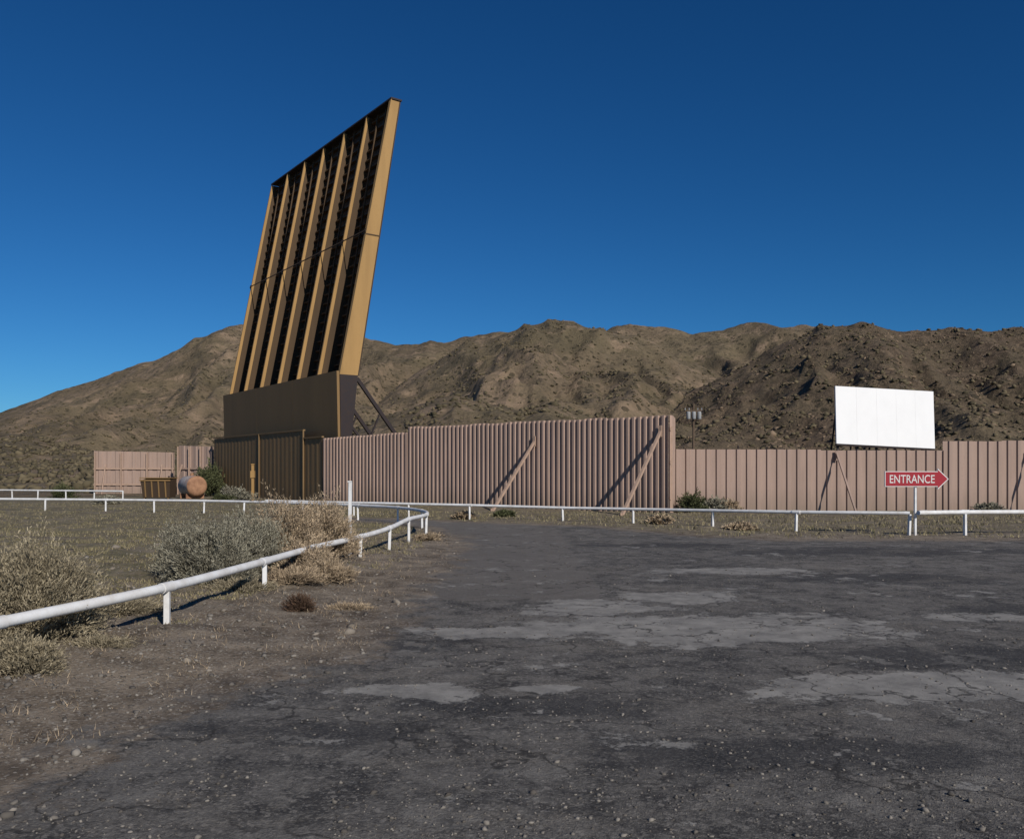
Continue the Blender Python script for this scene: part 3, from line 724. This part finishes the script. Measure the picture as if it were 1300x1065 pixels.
tm = bpy.data.objects.new('lettering', me); scene.collection.objects.link(tm); tm.parent = sg
bpy.data.objects.remove(to)
b = B(); b.beam((sx, sy+.05, -.1), (sx, sy+.05, zc+.1), .07, .05, (1,0,0)); b.obj('post', MAT_WHITE, False, sg, .005)

# ------------------------------------------------------------------ left-hand structures
def panel_fence(name, pa, pb, zt, mat):
    e = empty(name); b = B(); corr(b, pa, pb, -.05, zt, .6, .05, PROF_WIDE, .01, 2); b.obj('sheets', mat, False, e)
    pa = Vector(pa); pb = Vector(pb); d = (pb-pa).normalized(); n_ = Vector((d.y, -d.x)); b = B()
    for z in (.7, 1.9):
        p = pa+n_*.10; q = pb+n_*.10; b.beam((p.x, p.y, z), (q.x, q.y, z), .06, .12)
    for t in np.linspace(.02, .98, 4):
        p = pa+(pb-pa)*float(t)+n_*.17; b.beam((p.x, p.y, -.1), (p.x, p.y, zt[0]-.1), .1, .1, (1,0,0))
    for t in (.15, .85):
        p = pa+(pb-pa)*t+n_*.2; q = p+n_*1.0; b.beam((p.x, p.y, 2.2), (q.x, q.y, -.05), .08, .08)
    b.obj('frame_and_braces', MAT_WOOD, False, e)
panel_fence('pink_panel_fence', (-31.6,65.5), (-25.9,66.5), (3.25,3.15), MAT_PINK2)
panel_fence('pink_panel_fence', (-24.4,63.5), (-21.3,62.0), (3.6,3.45), MAT_PINK2)
panel_fence('pink_panel_fence', (-25.8,67.2), (-24.2,67.4), (2.0,2.0), MAT_PINK2)
# storage tank
MAT_TANK = paint('rusty_white_paint', (.55,.50,.45), (.30,.13,.06), .6, 2.2, .9)
MAT_RUST = paint('rust', (.36,.20,.12), (.17,.085,.05), .8, 2.5, .9)
tk = empty('storage_tank'); cx, cy, cz = W(250, 53.5), 53.5, .78; ax = Vector((.62,-.78,0)).normalized(); r_ = .62
b = B(); prof = [(-2.0,.05),(-1.97,.33),(-1.86,.54),(-1.72,.62),(-.02,.62)]
b.tube([Vector((cx, cy, cz))+ax*p for p, _ in prof], [q for _, q in prof], 28); b.obj('shell', MAT_TANK, True, tk)
b = B(); prof = [(0,.624),(.08,.59),(.16,.46),(.20,.27),(.215,.04)]
b.tube([Vector((cx, cy, cz))+ax*p for p, _ in prof], [q for _, q in prof], 28); b.obj('end_cap', MAT_RUST, True, tk)
b = B()
for p in (-.4, -1.5):
    c_ = Vector((cx, cy, .1))+ax*p; b.box(c_, 1.1, .15, .40, math.atan2(ax.x, -ax.y))
b.tube([Vector((cx, cy, cz+.58))-ax*.9, Vector((cx, cy, cz+.80))-ax*.9], .1, 10)
b.obj('saddles_and_fill_cap', MAT_RUST, False, tk)
# dumpster
ds = empty('dumpster'); cx, cy = W(199, 51.5), 51.8; b = B(); w_, d_, h_ = 1.75, 1.1, 1.15
b.hexa([(cx-w_/2+.08,cy-d_/2+.15,.12),(cx+w_/2-.08,cy-d_/2+.15,.12),(cx+w_/2-.08,cy+d_/2,.12),(cx-w_/2+.08,cy+d_/2,.12),
        (cx-w_/2,cy-d_/2,h_),(cx+w_/2,cy-d_/2,h_),(cx+w_/2,cy+d_/2,h_+.15),(cx-w_/2,cy+d_/2,h_+.15)])
b.obj('bin_body', MAT_DARKB, False, ds, .02)
b = B()
for x in (-.6, -.2, .2, .6): b.beam((cx+x, cy-d_/2+.12, .15), (cx+x, cy-d_/2-.03, h_-.05), .07, .05, (0,1,0))
b.beam((cx-w_/2-.04, cy-d_/2-.03, h_), (cx+w_/2+.04, cy-d_/2-.03, h_), .06, .08)
b.box((cx, cy, h_+.14), w_+.06, d_+.1, .05)
for x in (-.7, .7): b.tube([(cx+x-.03, cy-.3, .08), (cx+x+.03, cy-.3, .08)], .08, 10)
b.obj('ribs_lid_casters', MAT_BASE, False, ds)
# ochre posts
b = B(); x, y = W(321, 50), 50; b.beam((x, y, -.1), (x, y, 2.05), .14, .14, (1,0,0)); b.box((x, y-.02, 1.5), .24, .19, .4); b.box((x, y, 2.08), .18, .18, .06)
b.obj('ochre_utility_post', MAT_GOLD, False, None, .01)

# ------------------------------------------------------------------ LIGHT, SKY, CAMERA
hx, hy = .52, -.854; elev = math.radians(31)
L = math.hypot(hx, hy); sv = Vector((hx/L*math.cos(elev), hy/L*math.cos(elev), math.sin(elev)))
sun = bpy.data.lights.new('sun', 'SUN'); sun.energy = 4.1; sun.angle = math.radians(.5); sun.color = (1, .93, .83)
so = bpy.data.objects.new('sun', sun); scene.collection.objects.link(so); so.rotation_euler = (-sv).to_track_quat('-Z', 'Y').to_euler()
w = bpy.data.worlds.new('World'); scene.world = w; w.use_nodes = True
nt = w.node_tree; bg = nt.nodes['Background']; sk = nt.nodes.new('ShaderNodeTexSky'); sk.sky_type = 'NISHITA'; sk.sun_disc = False
sk.sun_elevation = elev; sk.sun_rotation = math.atan2(sv.x, sv.y); sk.altitude = 1200; sk.air_density = 1.0; sk.dust_density = 0.05; sk.ozone_density = 3.0
ST = .07
sp_ = nt.nodes.new('ShaderNodeSeparateColor'); cb = nt.nodes.new('ShaderNodeCombineColor'); nt.links.new(sk.outputs[0], sp_.inputs[0])
for i, (gm, scl) in enumerate(((1.50,.40),(1.20,.71),(1.15,1.02))):   # deepen the blue like the photo's polarised desert sky
    a1 = nt.nodes.new('ShaderNodeMath'); a1.operation = 'POWER'; nt.links.new(sp_.outputs[i], a1.inputs[0]); a1.inputs[1].default_value = gm
    a2 = nt.nodes.new('ShaderNodeMath'); a2.operation = 'MULTIPLY'; nt.links.new(a1.outputs[0], a2.inputs[0]); a2.inputs[1].default_value = scl*ST**gm/ST
    nt.links.new(a2.outputs[0], cb.inputs[i])
nt.links.new(cb.outputs[0], bg.inputs[0]); bg.inputs[1].default_value = ST
cam = bpy.data.cameras.new('camera'); co_ = bpy.data.objects.new('camera', cam); scene.collection.objects.link(co_)
co_.location = (0, 0, EYE); co_.rotation_euler = (math.radians(90), 0, 0)
cam.sensor_width = 36; cam.lens = 36*F/1300; cam.shift_y = (H-532.5)/1300; cam.clip_end = 6000; cam.clip_start = .1
scene.camera = co_
scene.view_settings.view_transform = 'Standard'; scene.view_settings.look = 'None'; scene.view_settings.exposure = 0
